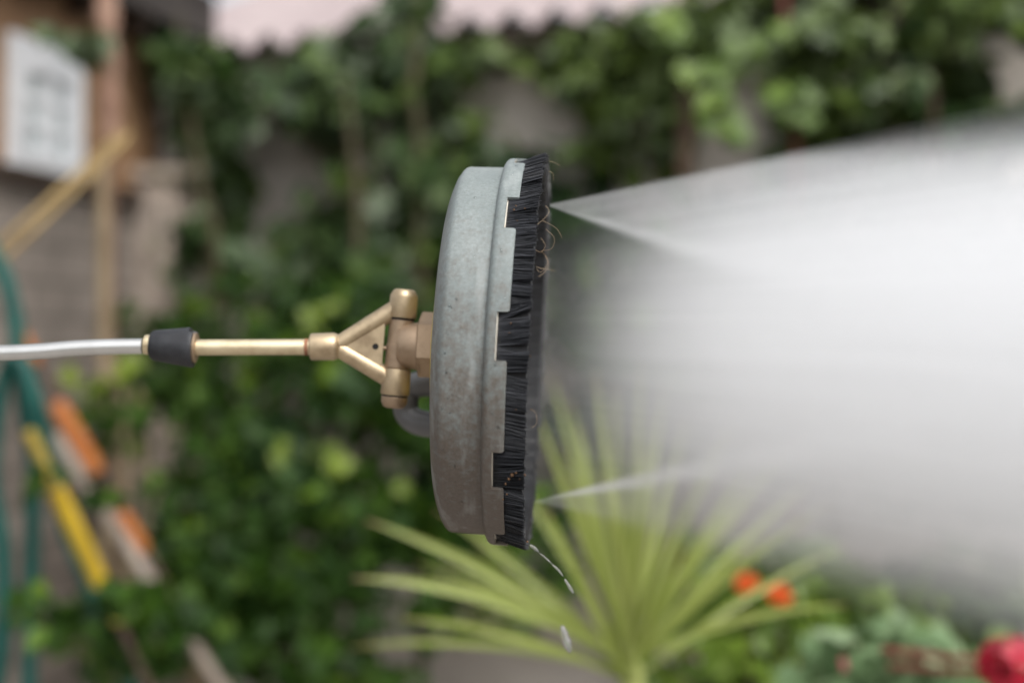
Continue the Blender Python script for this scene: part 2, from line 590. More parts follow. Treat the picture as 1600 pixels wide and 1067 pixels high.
win.box((tL + wf, -0.02, TOP - 0.09), (tR - wf * .8, 0.10, TOP), 0, Hl)
tm = (tL + tR) / 2 + 0.02
win.box((tm - 0.025, -0.012, SILL + .05), (tm + 0.025, 0.05, TOP - 0.09), 0, Hl)
for k_ in (1, 2):
    zb = SILL + .05 + (TOP - .09 - SILL - .05) * k_ / 3
    win.box((tL + wf, -0.008, zb - .009), (tm - .026, .004, zb + .009), 0, Hl)
    win.box((tm + .026, -0.008, zb - .009), (tR - wf * .8, .004, zb + .009), 0, Hl)
wo = win.build('window', M['white_paint'], hs_, smooth=False)
g_ = MB()
g_.box((tL + wf, 0.006, SILL + .05), (tR - wf * .8, 0.016, TOP - .09), 0, Hl)
g_.build('pane', M['glass'], wo, smooth=False)
# eaves: soffit, rafter ends, fascia
mbd = MB()
mbd.box((-0.3, -0.11, TOP + 0.19), (HLEN + 0.15, 0.2, TOP + 0.23), 0, Hl)
mbd.build('soffit', M['dark_timber'], hs_, smooth=False)
mbd = MB()
mbd.box((-0.3, -0.135, TOP + 0.17), (HLEN + 0.15, -0.112, TOP + 0.33), 0, Hl)
mbd.build('fascia_board', M['fascia'], hs_, smooth=False)
for i in range(7):
    x = 0.05 + i * 0.28
    mbd = MB()
    mbd.box((x, -0.105, TOP + 0.12), (x + 0.05, -0.003, TOP + 0.187), 0, Hl)
    mbd.build('rafter_end', M['dark_timber'], hs_, smooth=False)
mbd = MB()
mbd.add([Hl @ Vector(p) for p in ((-0.3, -0.16, TOP + 0.332), (HLEN + .15, -0.16, TOP + 0.332), (HLEN + .15, 1.4, TOP + 1.0), (-0.3, 1.4, TOP + 1.0),
                                  (-0.3, -0.16, TOP + 0.362), (HLEN + .15, -0.16, TOP + 0.362), (HLEN + .15, 1.4, TOP + 1.03), (-0.3, 1.4, TOP + 1.03))],
        [(3, 2, 1, 0), (4, 5, 6, 7), (0, 1, 5, 4), (1, 2, 6, 5), (2, 3, 7, 6), (3, 0, 4, 7)])
mbd.build('roof', M['fascia'], hs_, smooth=False)

# pale rendered pier between house and outhouse
pl, pr = P(196, 400, 4.55), P(300, 400, 4.55)
mbd = MB()
mbd.box((pl.x, 4.55, 0), (pr.x, 4.72, 1.92))
mbd.box((pl.x - .02, 4.53, 1.923), (pr.x + .02, 4.74, 1.96))
tag(mbd.build('wall_pier', M['pier'], smooth=False), 'pale rendered wall pier rising between the brick house and the vine', 'pier')

# ------------------------------------------------------------------ post, canes, hose and tools on the left
mbd = MB()
a, b = P(164, -60, 3.9), P(172, 215, 3.9)
pts = [a.lerp(b, i / 12) for i in range(13)] + [b + Vector((0, 0, -.02)), Vector((b.x, b.y, 0))]
mbd.tube(pts, [0.030 + 0.006 * math.sin(i * 2.1) for i in range(13)] + [.013, 0.013], 12)
tag(mbd.build('garden_post', M['post']), 'flaking pinkish brown post standing beside the white window', 'post')


def cane(p, q, r, label, mat='cane'):
    p, q = Vector(p), Vector(q)
    pts, rad = [], []
    n = 9
    for i in range(n):
        for dt, rr in ((0.0, 1.0), (0.10, 0.95), (0.90, 0.95), (0.96, 1.0), (0.98, 1.14)):
            t = (i + dt) / n
            pts.append(p.lerp(q, t) + Vector((0, 0, 0.006 * math.sin(t * 5))))
            rad.append(r * rr)
    m_ = MB()
    m_.tube(pts, rad, 10)
    return tag(m_.build('bamboo_cane', M[mat]), label, 'cane', 'bamboo canes on the left')


def extend_to_ground(p, q):
    """carry the line from q through p down to the ground"""
    d = (p - q)
    return p


cane(P(-330, 690, 3.0), P(188, 208, 3.45), 0.0088, 'upper of two slanting bamboo canes crossing below the white window')
cane(P(-330, 745, 2.92), P(204, 206, 3.45), 0.0082, 'lower of two slanting bamboo canes crossing below the white window')
tp, bt = P(160, 225, 3.7), P(168, 470, 3.7)
cane((bt.x, 3.7, 0), tp, 0.018, 'thick upright weathered cane below the flaking post', 'dry_cane')
cane((P(212, 900, 3.6).x, 3.6, 0), P(188, 590, 3.6), 0.013, 'thin upright weathered cane behind the orange pole', 'dry_cane')
cane((P(255, 900, 3.7).x, 3.7, 0), P(215, 600, 3.7), 0.009, 'slim leaning cane between orange pole and leafy bush', 'dry_cane')

hose_pts = [P(-120, 330, 3.0), P(-45, 352, 3.0), P(0, 418, 3.0), P(20, 480, 3.0), P(30, 560, 3.0), P(38, 640, 3.02), P(52, 720, 3.04), P(50, 860, 3.04),
            P(46, 1000, 3.04), P(40, 1180, 3.0), P(10, 1260, 3.0), P(-14, 1160, 2.98), P(2, 1000, 2.96), P(4, 860, 2.96), P(-14, 740, 2.96), P(4, 600, 2.96),
            P(30, 560, 2.93), P(58, 640, 2.93), P(82, 735, 2.98), P(106, 830, 3.0), P(148, 930, 3.0), P(180, 1010, 3.0), P(212, 1110, 3.0), P(230, 1300, 3.0), P(150, 1400, 3.0)]
mbd = MB()
mbd.tube(catmull(hose_pts, 8), 0.0175, 10)
tag(mbd.build('garden_hose', M['hose']), 'teal garden hose hanging in loose loops at the left edge', 'hose')


def to_ground(a, b):
    """extend a->b until z = 0"""
    t = a.z / (a.z - b.z)
    return a.lerp(b, t)


# orange handled tool
t_ = empty('garden_tool', tuple(P(30, 520, 3.25)), 'long leaning garden tool with two orange grips beside the green hose', 'garden tool')
base = Vector(t_.location)
a, b = P(28, 512, 3.25), P(228, 862, 3.35)
m_ = MB(); m_.tube([a - base, to_ground(a, b) - base], 0.012, 10); m_.build('shaft', M['tool_shaft'], t_)
for (p, q, r) in ((P(34, 520, 3.25), P(58, 568, 3.26), 0.014), (P(86, 628, 3.28), P(150, 738, 3.30), 0.024), (P(186, 800, 3.325), P(224, 862, 3.35), 0.021)):
    m_ = MB()
    k = [p.lerp(q, i / 6) - base for i in range(7)]
    m_.tube(k, [r * .8, r, r * .97, r, r * .97, r, r * .8], 12)
    m_.build('grip', M['orange'], t_)
# yellow pole
t_ = empty('yellow_pole', tuple(P(45, 675, 2.84)), 'bright yellow plastic pole leaning behind the teal hose', 'pole')
base = Vector(t_.location)
a, b = P(44, 672, 2.84), P(186, 972, 2.90)
for (p, q, r) in ((0.0, .28, 0.013), (0.30, .80, 0.0195), (.83, 1.0, 0.014)):
    m_ = MB(); m_.tube([a.lerp(b, p) - base, a.lerp(b, (p + q) / 2) - base, a.lerp(b, q) - base], r, 10); m_.build('sleeve', M['yellow' if p > .2 and p < .8 else 'dull_yellow'], t_)
m_ = MB(); m_.tube([a - base, to_ground(a, b) - base], 0.009, 8); m_.build('shaft', M['tool_shaft'], t_)
# weathered batten
a, b = P(84, 680, 3.2), P(222, 888, 3.3)
d = (to_ground(a, b) - a)
m_ = MB()
q = d.to_track_quat('Z', 'Y').to_matrix().to_4x4()
m_.box((-0.026, -0.012, 0), (0.026, 0.012, d.length), 0, Matrix.Translation(a) @ q)
tag(m_.build('wooden_batten', M['grey_wood'], smooth=False), 'grey weathered wooden batten leaning between yellow and orange poles', 'batten')
# a broken slab lying at the foot of the bush
a, b = P(235, 960, 3.6), P(325, 1067, 3.5)
d = (to_ground(a, b) - a)
m_ = MB()
q = d.to_track_quat('Z', 'Y').to_matrix().to_4x4()
m_.box((-0.045, -0.012, 0), (0.045, 0.012, d.length), 0, Matrix.Translation(a) @ q)
tag(m_.build('wooden_plank', M['dry_cane'], smooth=False), 'pale pinkish plank leaning low beneath the leafy green bush', 'plank')

# ------------------------------------------------------------------ foliage
GRAPE = [(0.0, 0.10), (0.30, -0.05), (0.52, 0.22), (0.40, 0.36), (0.56, 0.66), (0.28, 0.62), (0.0, 1.0),
         (-0.28, 0.62), (-0.56, 0.66), (-0.40, 0.36), (-0.52, 0.22), (-0.30, -0.05)]
OVAL = [(0.0, 0.0), (0.22, 0.12), (0.34, 0.38), (0.26, 0.70), (0.0, 1.0), (-0.26, 0.70), (-0.34, 0.38), (-0.22, 0.12)]


def leaf(mb_, pos, tip_dir, nrm, size, shape, m=0, fold=0.12, droop=0.2):
    t = Vector(tip_dir).normalized()
    n_ = Vector(nrm)
    n_ = (n_ - t * n_.dot(t))
    if n_.length < 1e-4: n_ = t.orthogonal()
    n_.normalize()
    s_ = t.cross(n_)
    vs = [pos + t * 0.42 * size - n_ * fold * size * 0.6]
    for (x, y) in shape:
        vs.append(pos + s_ * x * size + t * y * size + n_ * (abs(x) * fold - y * y * droop) * size)
    k = len(shape)
    mb_.add(vs, [(0, 1 + i, 1 + (i + 1) % k) for i in range(k)], m)


# places where the photograph shows the wall between the plants
HOLES = [(475, 245, 52, 42), (590, 245, 48, 42), (240, 190, 26, 26), (250, 390, 55, 110), (780, 150, 62, 36), (880, 190, 40, 30), (1100, 215, 38, 50), (1010, 190, 30, 30), (370, 55, 60, 32), (470, 60, 26, 18),
         (540, 30, 20, 18), (300, 60, 26, 20), (445, 20, 50, 40), (730, 30, 60, 40), (850, 12, 130, 30), (800, 120, 50, 30), (250, 670, 30, 55), (640, 1000, 90, 45), (620, 900, 60, 30), (1290, 110, 20, 25), (560, 320, 20, 40)]


def in_hole(px, py):
    return any(((px - a) / c) ** 2 + ((py - b) / d) ** 2 < 1 for a, b, c, d in HOLES)


def plant(name, label, cat, blobs, size, shape, mats, stems, group=None, seed=0, gap=0.0, gscale=3.0, out=(0, -1, 0.6), base=None, stem_mat='stem', accent=None, mult=1.0):
    """blobs: (px, py, depth, rx, ry (picture px), thickness m, count)"""
    rnd = random.Random(seed)
    c0 = base if base is not None else Vector((P(blobs[0][0], 533, blobs[0][2]).x, blobs[0][2], 0))
    root = empty(name, tuple(c0), label, cat, group)
    fo = MB()
    spots = []
    for (px, py, Y, rx, ry, th, cnt) in blobs:
        cnt = int(cnt * mult)
        k = 0
        tries = 0
        while k < cnt and tries < cnt * 12:
            tries += 1
            a_, b_ = rnd.uniform(-1, 1), rnd.uniform(-1, 1)
            if a_ * a_ + b_ * b_ > 1: continue
            yy = Y + rnd.uniform(-1, 1) * th * math.sqrt(max(0.1, 1 - a_ * a_ - b_ * b_))
            p = P(px + a_ * rx, py + b_ * ry, Y)
            p.y = yy
            if gap > 0 and noise.noise(p * gscale + Vector((seed * 3.1, 0, 0))) < gap - 0.5 + rnd.uniform(-.12, .12): continue
            k += 1
            if in_hole(px + a_ * rx, py + b_ * ry) and rnd.random() < .93: continue
            spots.append(p)
            nrm = Vector((rnd.gauss(0, .8), out[1] * .7 + rnd.gauss(0, .7), out[2] + rnd.gauss(0, .7)))
            tip = Vector((rnd.gauss(0, .8), -0.35 + rnd.gauss(0, .4), -0.55 + rnd.gauss(0, .5)))
            sz = size * rnd.uniform(0.55, 1.25)
            mi = 0
            if len(mats) > 1:
                cl = noise.noise(p * 2.6 + Vector((7.7 + seed, 1, 2)))
                mi = 1 if cl + rnd.uniform(-.15, .15) > 0.33 else 0
            leaf(fo, p - c0, tip, nrm, sz, shape if rnd.random() < .6 else OVAL, mi)
    if accent:
        for (px, py, Y, r, cnt, mi) in accent:
            for _ in range(cnt):
                p = P(px + rnd.gauss(0, r), py + rnd.gauss(0, r * .7), Y + rnd.uniform(-.05, .05))
                leaf(fo, p - c0, (rnd.gauss(0, .7), -.4, -.5), (rnd.gauss(0, .3), -.8, .9), size * rnd.uniform(.7, 1.1), shape, mi)
    fo.build('foliage', [M[x] for x in mats], root, smooth=False)
    for st in stems:
        pts, r0, r1 = st[0], st[1], st[2]
        pts = catmull(pts, 6)
        m_ = MB()
        nn = len(pts)
        m_.tube([p - c0 for p in pts], [r0 + (r1 - r0) * i / (nn - 1) for i in range(nn)], 8)
        m_.build('stem', M[st[3] if len(st) > 3 else stem_mat], root)
    return root


def gnd(px, Y):
    p = P(px, 533, Y)
    return Vector((p.x, Y, 0))


# tall vine on the left half of the outhouse wall
W3 = lambda px, off: wallY(px) - off * .6
plant('grape_vine', 'tall grey-green vine covering the left half of the outhouse wall', 'vine',
      [(300, 130, W3(300, .35), 130, 90, .28, 190), (260, 30, W3(260, .2), 80, 45, .12, 22), (480, 105, W3(480, .25), 130, 45, .2, 90), (520, 30, W3(500, .15), 50, 40, .1, 26),
       (640, 60, W3(640, .2), 60, 85, .15, 60), (640, 140, W3(640, .2), 120, 60, .2, 95), (430, 180, W3(430, .3), 140, 80, .25, 130), (300, 260, W3(300, .45), 110, 90, .22, 120),
       (330, 380, W3(330, .5), 100, 120, .22, 120), (480, 400, W3(480, .3), 190, 120, .25, 260), (620, 300, W3(620, .3), 110, 100, .2, 120), (590, 420, W3(590, .3), 140, 90, .22, 190),
       (118, 62, 3.75, 40, 20, .06, 9), (700, 260, W3(700, .2), 60, 130, .15, 60)],
      0.092, GRAPE, ['leaf_vine', 'leaf_bush'],
      [([gnd(330, 4.4), P(330, 500, 4.4), P(318, 330, 4.45), P(300, 200, 4.5), P(282, 60, 4.55), P(276, -40, 4.6)], .018, .006),
       ([gnd(560, 4.3), P(560, 400, 4.3), P(552, 250, 4.3), P(540, 120, 4.35)], .018, .008),
       ([gnd(660, 4.3), P(655, 300, 4.3), P(646, 150, 4.3), P(652, 60, 4.35), P(655, -40, 4.4)], .018, .009),
       ([gnd(345, 4.2), P(340, 440, 4.2), P(318, 300, 4.2), P(310, 240, 4.25)], .012, .006)],
      seed=3, gap=0.52, gscale=3.4, mult=1.75)

# lush bush at lower left
plant('leafy_bush', 'dense bright green bush below the wand at lower left', 'bush',
      [(480, 640, 3.9, 250, 150, .25, 420), (430, 800, 3.75, 210, 150, .25, 420), (330, 860, 3.7, 110, 130, .2, 170), (480, 980, 3.6, 230, 130, .25, 380), (230, 560, 4.1, 110, 90, .15, 130), (660, 760, 4.05, 70, 110, .15, 110), (655, 720, 3.9, 45, 80, .1, 60), (230, 640, 4.0, 80, 60, .15, 50),
       (600, 560, 4.0, 120, 130, .2, 160), (680, 720, 3.95, 130, 160, .2, 200), (760, 860, 3.9, 150, 130, .2, 150), (180, 640, 3.6, 60, 60, .1, 26), (70, 960, 2.75, 50, 45, .08, 14), (235, 975, 3.0, 75, 80, .1, 60), (165, 770, 2.78, 14, 14, .03, 4), (188, 925, 2.78, 26, 22, .03, 8), (62, 740, 2.78, 16, 14, .03, 4),
       (200, 980, 3.3, 90, 90, .1, 40), (400, 480, 4.1, 200, 60, .2, 90)],
      0.053, GRAPE, ['leaf_bush', 'leaf_dark', 'leaf_yellow'],
      [([gnd(450, 3.9), P(450, 900, 3.9), P(430, 700, 3.9)], .02, .01), ([gnd(560, 4.0), P(580, 900, 4.0), P(600, 650, 4.0)], .02, .01), ([gnd(350, 3.8), P(350, 980, 3.8), P(330, 820, 3.8)], .018, .008)],
      seed=5, gap=0.2, gscale=4.2, mult=1.9,
      accent=[(455, 700, 3.65, 16, 5, 2), (525, 712, 3.65, 18, 5, 2), (490, 492, 3.9, 16, 5, 2), (180, 572, 3.6, 22, 5, 2), (600, 760, 3.7, 16, 2, 2), (150, 590, 3.7, 30, 3, 2)])

# climber on the right half of the wall
plant('wall_climber', 'bright green climber hanging along the top of the wall above the spray', 'climber',
      [(830, 90, W3(830, .15), 120, 40, .12, 85), (960, 90, W3(960, .2), 120, 65, .15, 130), (1080, 60, W3(1080, .2), 100, 60, .15, 110), (1060, 170, W3(1060, .25), 120, 60, .15, 90),
       (1130, 130, W3(1120, .3), 50, 90, .1, 40), (1220, 50, W3(1220, .2), 130, 80, .15, 190), (1380, 40, W3(1380, .25), 140, 80, .2, 240), (1530, 50, W3(1530, .3), 120, 100, .2, 220), (1590, 110, W3(1590, .3), 70, 90, .15, 110), (1350, -20, W3(1350, .1), 260, 40, .1, 150),
       (1320, 160, W3(1300, .25), 140, 55, .15, 120), (1480, 150, W3(1480, .3), 140, 60, .2, 140), (900, 170, W3(900, .1), 60, 60, .08, 30), (760, 150, W3(760, .15), 60, 90, .1, 40),
       (1000, 230, W3(1000, .2), 110, 45, .1, 60), (1230, 210, W3(1230, .2), 120, 40, .1, 60)],
      0.074, GRAPE, ['leaf_climb', 'leaf_vine', 'leaf_low'],
      [([gnd(1070, 4.1), P(1070, 300, 4.1), P(1072, 150, 4.1), P(1075, 60, 4.15), P(1068, -40, 4.2)], .03, .016, 'bark'),
       ([gnd(1240, 3.9), P(1245, 300, 3.9), P(1235, 120, 3.95), P(1222, -30, 4.0)], .012, .008, 'red_stem'),
       ([gnd(1460, 3.7), P(1460, 250, 3.7), P(1440, 100, 3.75), P(1400, -30, 3.8)], .014, .008, 'bark')],
      seed=8, gap=0.46, gscale=3.6, mult=1.3,
      accent=[(1118, 150, 3.75, 16, 7, 2), (1150, 200, 3.75, 12, 5, 2), (1045, 45, 3.85, 20, 6, 2), (1110, 110, 3.78, 20, 6, 2), (1250, 150, 3.6, 24, 6, 2), (1180, 60, 3.75, 25, 6, 2)])

# dark planting behind the spray
plant('dark_shrub', 'dark green shrub against the wall behind the spray', 'shrub',
      [(900, 300, W3(900, .25), 110, 90, .15, 130), (1000, 420, W3(1000, .3), 170, 150, .2, 230), (930, 620, W3(930, .4), 170, 140, .2, 220), (1200, 380, W3(1200, .3), 200, 130, .2, 220),
       (1450, 380, W3(1450, .3), 200, 140, .2, 220), (1540, 190, W3(1540, .35), 90, 60, .12, 60), (1250, 600, W3(1250, .4), 260, 150, .2, 260), (1500, 640, W3(1500, .4), 180, 170, .2, 200),
       (800, 480, W3(800, .2), 100, 200, .15, 120), (760, 330, W3(760, .2), 90, 90, .12, 70)],
      0.085, OVAL, ['leaf_dark', 'leaf_bush'],
      [([gnd(1000, 4.1), P(1000, 600, 4.1), P(1010, 420, 4.1)], .02, .01), ([gnd(1300, 3.8), P(1300, 600, 3.8), P(1290, 420, 3.8)], .02, .01)],
      seed=13, gap=0.40, gscale=3.5)
plant('low_shrub', 'fresh green low bushy plant at the foot of the spray by the orange flowers', 'shrub',
      [(1160, 900, 3.0, 170, 70, .15, 120), (1280, 990, 2.9, 180, 90, .15, 150), (1130, 1010, 2.9, 150, 70, .15, 110), (1420, 960, 3.1, 160, 90, .15, 120), (1560, 950, 3.2, 110, 110, .15, 90)],
      0.085, OVAL, ['leaf_low', 'leaf_dark'],
      [([gnd(1160, 3.0), P(1160, 1000, 3.0), P(1166, 912, 2.8)], .008, .004), ([gnd(1230, 3.0), P(1225, 1010, 3.0), P(1217, 930, 2.8)], .008, .004)],
      seed=21, gap=0.40, gscale=5)
plant('pale_plant', 'pale green soft-leaved plant in the bottom right corner under the mist', 'plant',
      [(1330, 1035, 2.4, 90, 45, .08, 44), (1410, 1000, 2.45, 75, 40, .08, 40), (1450, 1040, 2.45, 70, 40, .08, 26), (1260, 1060, 2.4, 40, 20, .05, 10)],
      0.055, GRAPE, ['leaf_pale', 'leaf_low'],
      [([gnd(1340, 2.45), P(1340, 1080, 2.45), P(1335, 1020, 2.42)], .006, .003), ([gnd(1430, 2.45), P(1430, 1080, 2.45), P(1415, 990, 2.45)], .006, .003)],
      seed=31)


# ------------------------------------------------------------------ flowers
def flower(px, py, Y, r, label, mat, stem_to, name='marigold', group=None, rows=((1.0, 10), (.72, 9), (.42, 7))):
    c = P(px, py, Y)
    root = empty(name, tuple(c), label, 'flower', group)
    rnd = random.Random(int(px))
    fl = MB()
    ax = Vector((0.1, -0.8, 0.6)).normalized()
    u = ax.orthogonal().normalized()
    v = ax.cross(u)
    for (k, cnt) in rows:
        for i in range(cnt):
            q = 2 * PI * i / cnt + k * 2
            d = u * math.cos(q) + v * math.sin(q)
            leaf(fl, ax * r * (1 - k) * .5, d + ax * (0.25 + (1 - k) * .9), ax, r * k * rnd.uniform(.92, 1.08), OVAL, 0, .1, .05)
    fl.build('bloom', M[mat], root, smooth=False)
    st = MB()
    st.tube([p - c for p in catmull([c - ax * 0.004, c + Vector((0.01, .03, -.08)), stem_to], 6)], 0.0025, 6)
    st.build('stem', M['stem'], root)
    return root


flower(1166, 912, 2.5, .025, 'bright orange flower, the upper left one beside the cordyline leaves', 'orange_petal', gnd(1172, 2.7), group='orange flowers by the cordyline')
flower(1217, 930, 2.5, .0255, 'softer orange flower just right of the brightest orange one', 'orange_petal', gnd(1224, 2.7), group='orange flowers by the cordyline')
flower(1250, 1052, 2.4, .018, 'orange flower near the bottom edge left of the pale plant', 'orange_petal', gnd(1255, 2.5), group='orange flowers by the pale plant')
flower(1310, 1036, 2.4, .019, 'peach orange flower among the pale green leaves', 'pink_petal', gnd(1312, 2.5), group='orange flowers by the pale plant')
flower(1462, 995, 2.5, .012, 'small pink flower above the reddish stems', 'pink_petal', gnd(1470, 2.6), name='pink_flower')

# red geranium, bottom right corner
c = P(1583, 1040, 2.1)
g0 = empty('geranium', tuple(c), 'red geranium flower head in the bottom right corner', 'geranium')
rnd = random.Random(4)
fl = MB()
for _ in range(46):
    d = Vector((rnd.gauss(0, 1), rnd.gauss(0, 1), rnd.gauss(0, 1) + .3)).normalized()
    ctr = Vector((d.x * .046, d.y * .046, d.z * .036))
    u = d.orthogonal().normalized()
    v = d.cross(u)
    for i in range(5):
        q = 2 * PI * i / 5 + rnd.random()
        leaf(fl, ctr, u * math.cos(q) + v * math.sin(q) + d * .25, d, .023, OVAL, 0, .05, .1)
fl.build('bloom', M['red_petal'], g0, smooth=False)
st = MB()
st.tube([Vector((0, 0, -.005)), Vector((.02, .03, -.2)), gnd(1583, 2.15) - c], .004, 6)
st.build('stem', M['red_stem'], g0)
for (p, q) in (((1555, 1062), (1390, 1040)), ((1560, 1045), (1380, 1015))):
    st = MB()
    a, b = P(p[0], p[1], 2.2), P(q[0], q[1], 2.3)
    st.tube([x - c for x in catmull([b, a.lerp(b, .5) + Vector((0, 0, .004)), a, a + Vector((.03, .02, -.12))], 6)], .006, 7)
    st.build('side_stem', M['red_stem'], g0)

# ------------------------------------------------------------------ cordyline with sword leaves
cy = 2.25
cc = P(985, 1045, cy)
cord = empty('cordyline', (cc.x, cc.y, 0), 'spiky cordyline with a fan of yellow-green sword leaves under the spray', 'cordyline')
croot = Vector((cc.x, cc.y, 0))
m_ = MB()
m_.tube([Vector((0, 0, 0)), Vector((.01, 0, .4)), Vector((0.004, 0, cc.z - .06)), Vector((0, 0, cc.z + .03))], [.034, .03, .026, .014], 12)
m_.build('trunk', noisy('cordyline_trunk', (0.20, 0.25, 0.06), (0.30, 0.33, 0.10), 14, 0.6), cord)


def sword(tip_px, tip_py, dY, sag, width, k):
    """one strap leaf from the crown to a tip"""
    rnd = random.Random(k)
    b = cc + Vector((rnd.uniform(-.012, .012), rnd.uniform(-.012, .012), rnd.uniform(-.03, .03)))
    tip = P(tip_px, tip_py, cy + dY)
    n = 14
    mid = b.lerp(tip, .5) + Vector((0, 0, sag))
    pts = []
    for i in range(n + 1):
        t = i / n
        pts.append(b * (1 - t) ** 2 + mid * 2 * t * (1 - t) + tip * t * t)
    me_v, me_f, uv = [], [], []
    roll = rnd.uniform(-.5, .5)
    for i, p in enumerate(pts):
        t = i / n
        tg = (pts[min(i + 1, n)] - pts[max(i - 1, 0)]).normalized()
        view = Vector((0, -1, .75))
        nr = (view - tg * view.dot(tg)).normalized()
        sd_ = tg.cross(nr)
        nr2 = (nr * math.cos(roll) + sd_ * math.sin(roll))
        sd2 = tg.cross(nr2)
        wdt = width * .56 * (0.45 + 0.55 * min(1, t / .3)) * (1 - max(0, (t - .45) / .55) ** 1.7) + .0012
        for j, x in enumerate((-1, -.5, 0, .5, 1)):
            me_v.append(p - croot + sd2 * x * wdt * .5 + nr2 * (abs(x) * .16 * wdt))
            uv.append((j / 4, t))
    for i in range(n):
        for j in range(4):
            me_f.append((i * 5 + j, i * 5 + j + 1, (i + 1) * 5 + j + 1, (i + 1) * 5 + j))
    me = bpy.data.meshes.new('leaf')
    me.from_pydata([tuple(v) for v in me_v], [], me_f)
    lay = me.uv_layers.new(name='uv')
    for pl_ in me.polygons:
        for li in pl_.loop_indices:
            lay.data[li].uv = uv[me.loops[li].vertex_index]
    me.materials.append(M['cordyline'])
    me.shade_smooth()
    o = bpy.data.objects.new('leaf', me)
    C.objects.link(o)
    o.parent = cord


TIPS = [(570, 812, -.05, .05, .030), (550, 903, -.1, .06, .036), (625, 965, -.18, .04, .022), (548, 1012, .1, .05, .022), (680, 795, .12, .04, .022), (700, 960, .2, .04, .020),
        (835, 640, -.05, .02, .034), (860, 580, .12, .02, .026), (890, 620, .0, .02, .024), (930, 575, -.08, .01, .034), (790, 720, .1, .01, .024), (960, 600, .15, .01, .024),
        (1003, 560, -.06, .0, .032), (1040, 590, .1, .0, .024), (1075, 640, .12, .0, .026), (1120, 690, -.1, .01, .032), (1180, 715, .0, .02, .034), (1150, 650, .2, .02, .024), (1275, 745, .15, .03, .030),
        (1300, 785, -.08, .04, .026), (1325, 945, -.05, .04, .022), (1235, 700, .1, .03, .026), (880, 700, -.28, .02, .028), (960, 640, .0, .0, .028), (1330, 850, .2, .04, .020),
        (1080, 760, -.25, .02, .028), (940, 740, -.3, .0, .028), (1160, 800, .3, .03, .024), (740, 850, .3, .04, .022), (1010, 700, .25, .0, .028), (850, 790, -.12, .0, .032), (650, 880, .2, .05, .022),
        (1020, 640, -.2, .0, .026), (905, 660, .2, .0, .024)]
for k, t in enumerate(TIPS):
    sword(*t, k)

# ------------------------------------------------------------------ the surface cleaner, in its own frame
#   local +X = spraying direction, +Z = up the disc, +Y = away from the camera; origin = centre of the brush tips
D0 = 1.19
O = P(842, 552, D0)
ex = Vector((1.0, -math.tan(R(3.4)), -math.tan(R(2.9)))).normalized()
ez = Vector((0.0504, 0.0, 1.0))
ez = (ez - ex * ez.dot(ex)).normalized()
ey = ez.cross(ex)
LM = Matrix(((ex.x, ey.x, ez.x, O.x), (ex.y, ey.y, ez.y, O.y), (ex.z, ey.z, ez.z, O.z), (0, 0, 0, 1)))
LI = LM.inverted()
sc_ = empty('surface_cleaner', (0, 0, 0), 'round grey-green surface cleaner with black brush ring on a brass pressure washer lance', 'surface cleaner')
sc_.matrix_world = LM


def L(px, py, Y):
    return LI @ P(px, py, Y)


def ring_pt(s, r, phi):
    """phi = 0 faces the camera, positive up"""
    return Vector((s, -r * math.cos(phi), r * math.sin(phi)))


# casing
prof = [(-0.0818, 0.0), (-0.0815, 0.040), (-0.0810, 0.075), (-0.0785, 0.105), (-0.0765, 0.122), (-0.0752, 0.1312), (-0.0743, 0.1345), (-0.0732, 0.1378),
        (-0.0705, 0.1448), (-0.0672, 0.1497), (-0.0655, 0.1513), (-0.0632, 0.1521), (-0.0540, 0.1523), (-0.0360, 0.1528), (-0.0338, 0.1528)]
inner = [(-0.0338, 0.1490), (-0.058, 0.1480), (-0.064, 0.143), (-0.072, 0.130), (-0.077, 0.07), (-0.078, 0.0)]
mbd = MB()
mbd.lathe(prof + inner, (0, 0, 0), (1, 0, 0), 256)
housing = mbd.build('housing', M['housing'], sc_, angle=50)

# castellated rim
NOT = [(35.5, 47.5), (-2.0, 10.8), (-39.8, -27.3)]
lo = 47.5 + 24
cen = [41.5 + i * (284.9 / 8.0) for i in range(1, 8)]
NOT += [(c_ - 6.2, c_ + 6.2) for c_ in cen]
S_TAB, S_NOT = -0.0165, -0.0255
RH = 0.0018 / 0.16                          # corner radius as an angle
angs = set(round(x, 4) for x in np.arange(-180, 180, 0.75))
for a0, a1 in NOT:
    a0 = (a0 + 180) % 360 - 180
    a1 = (a1 + 180) % 360 - 180
    for e, sg in ((a0, -1), (a1, 1)):
        angs = {x for x in angs if abs(x - e) > 0.75}
        for i in range(0, 7):
            angs.add(round(e + sg * (0.004 + i / 6 * math.degrees(RH)), 4))
        angs.add(round(e - sg * 0.004, 4))
        angs.add(round(e - sg * 0.35, 4))
angs = sorted(angs)


def notch_dist(a):
    """signed degrees to the nearest notch: negative inside"""
    best = 999
    for a0, a1 in NOT:
        c_ = (a0 + a1) / 2
        h = (a1 - a0) / 2
        d_ = abs((a - c_ + 180) % 360 - 180) - h
        best = min(best, d_)
    return best


def rim_end(a):
    d_ = notch_dist(a)
    if d_ < 0:
        return S_NOT, True
    x = R(d_) * 0.16
    rr = 0.0018
    if x < rr:
        return S_TAB - (rr - math.sqrt(max(0, rr * rr - (rr - x) ** 2))), False
    return S_TAB, False


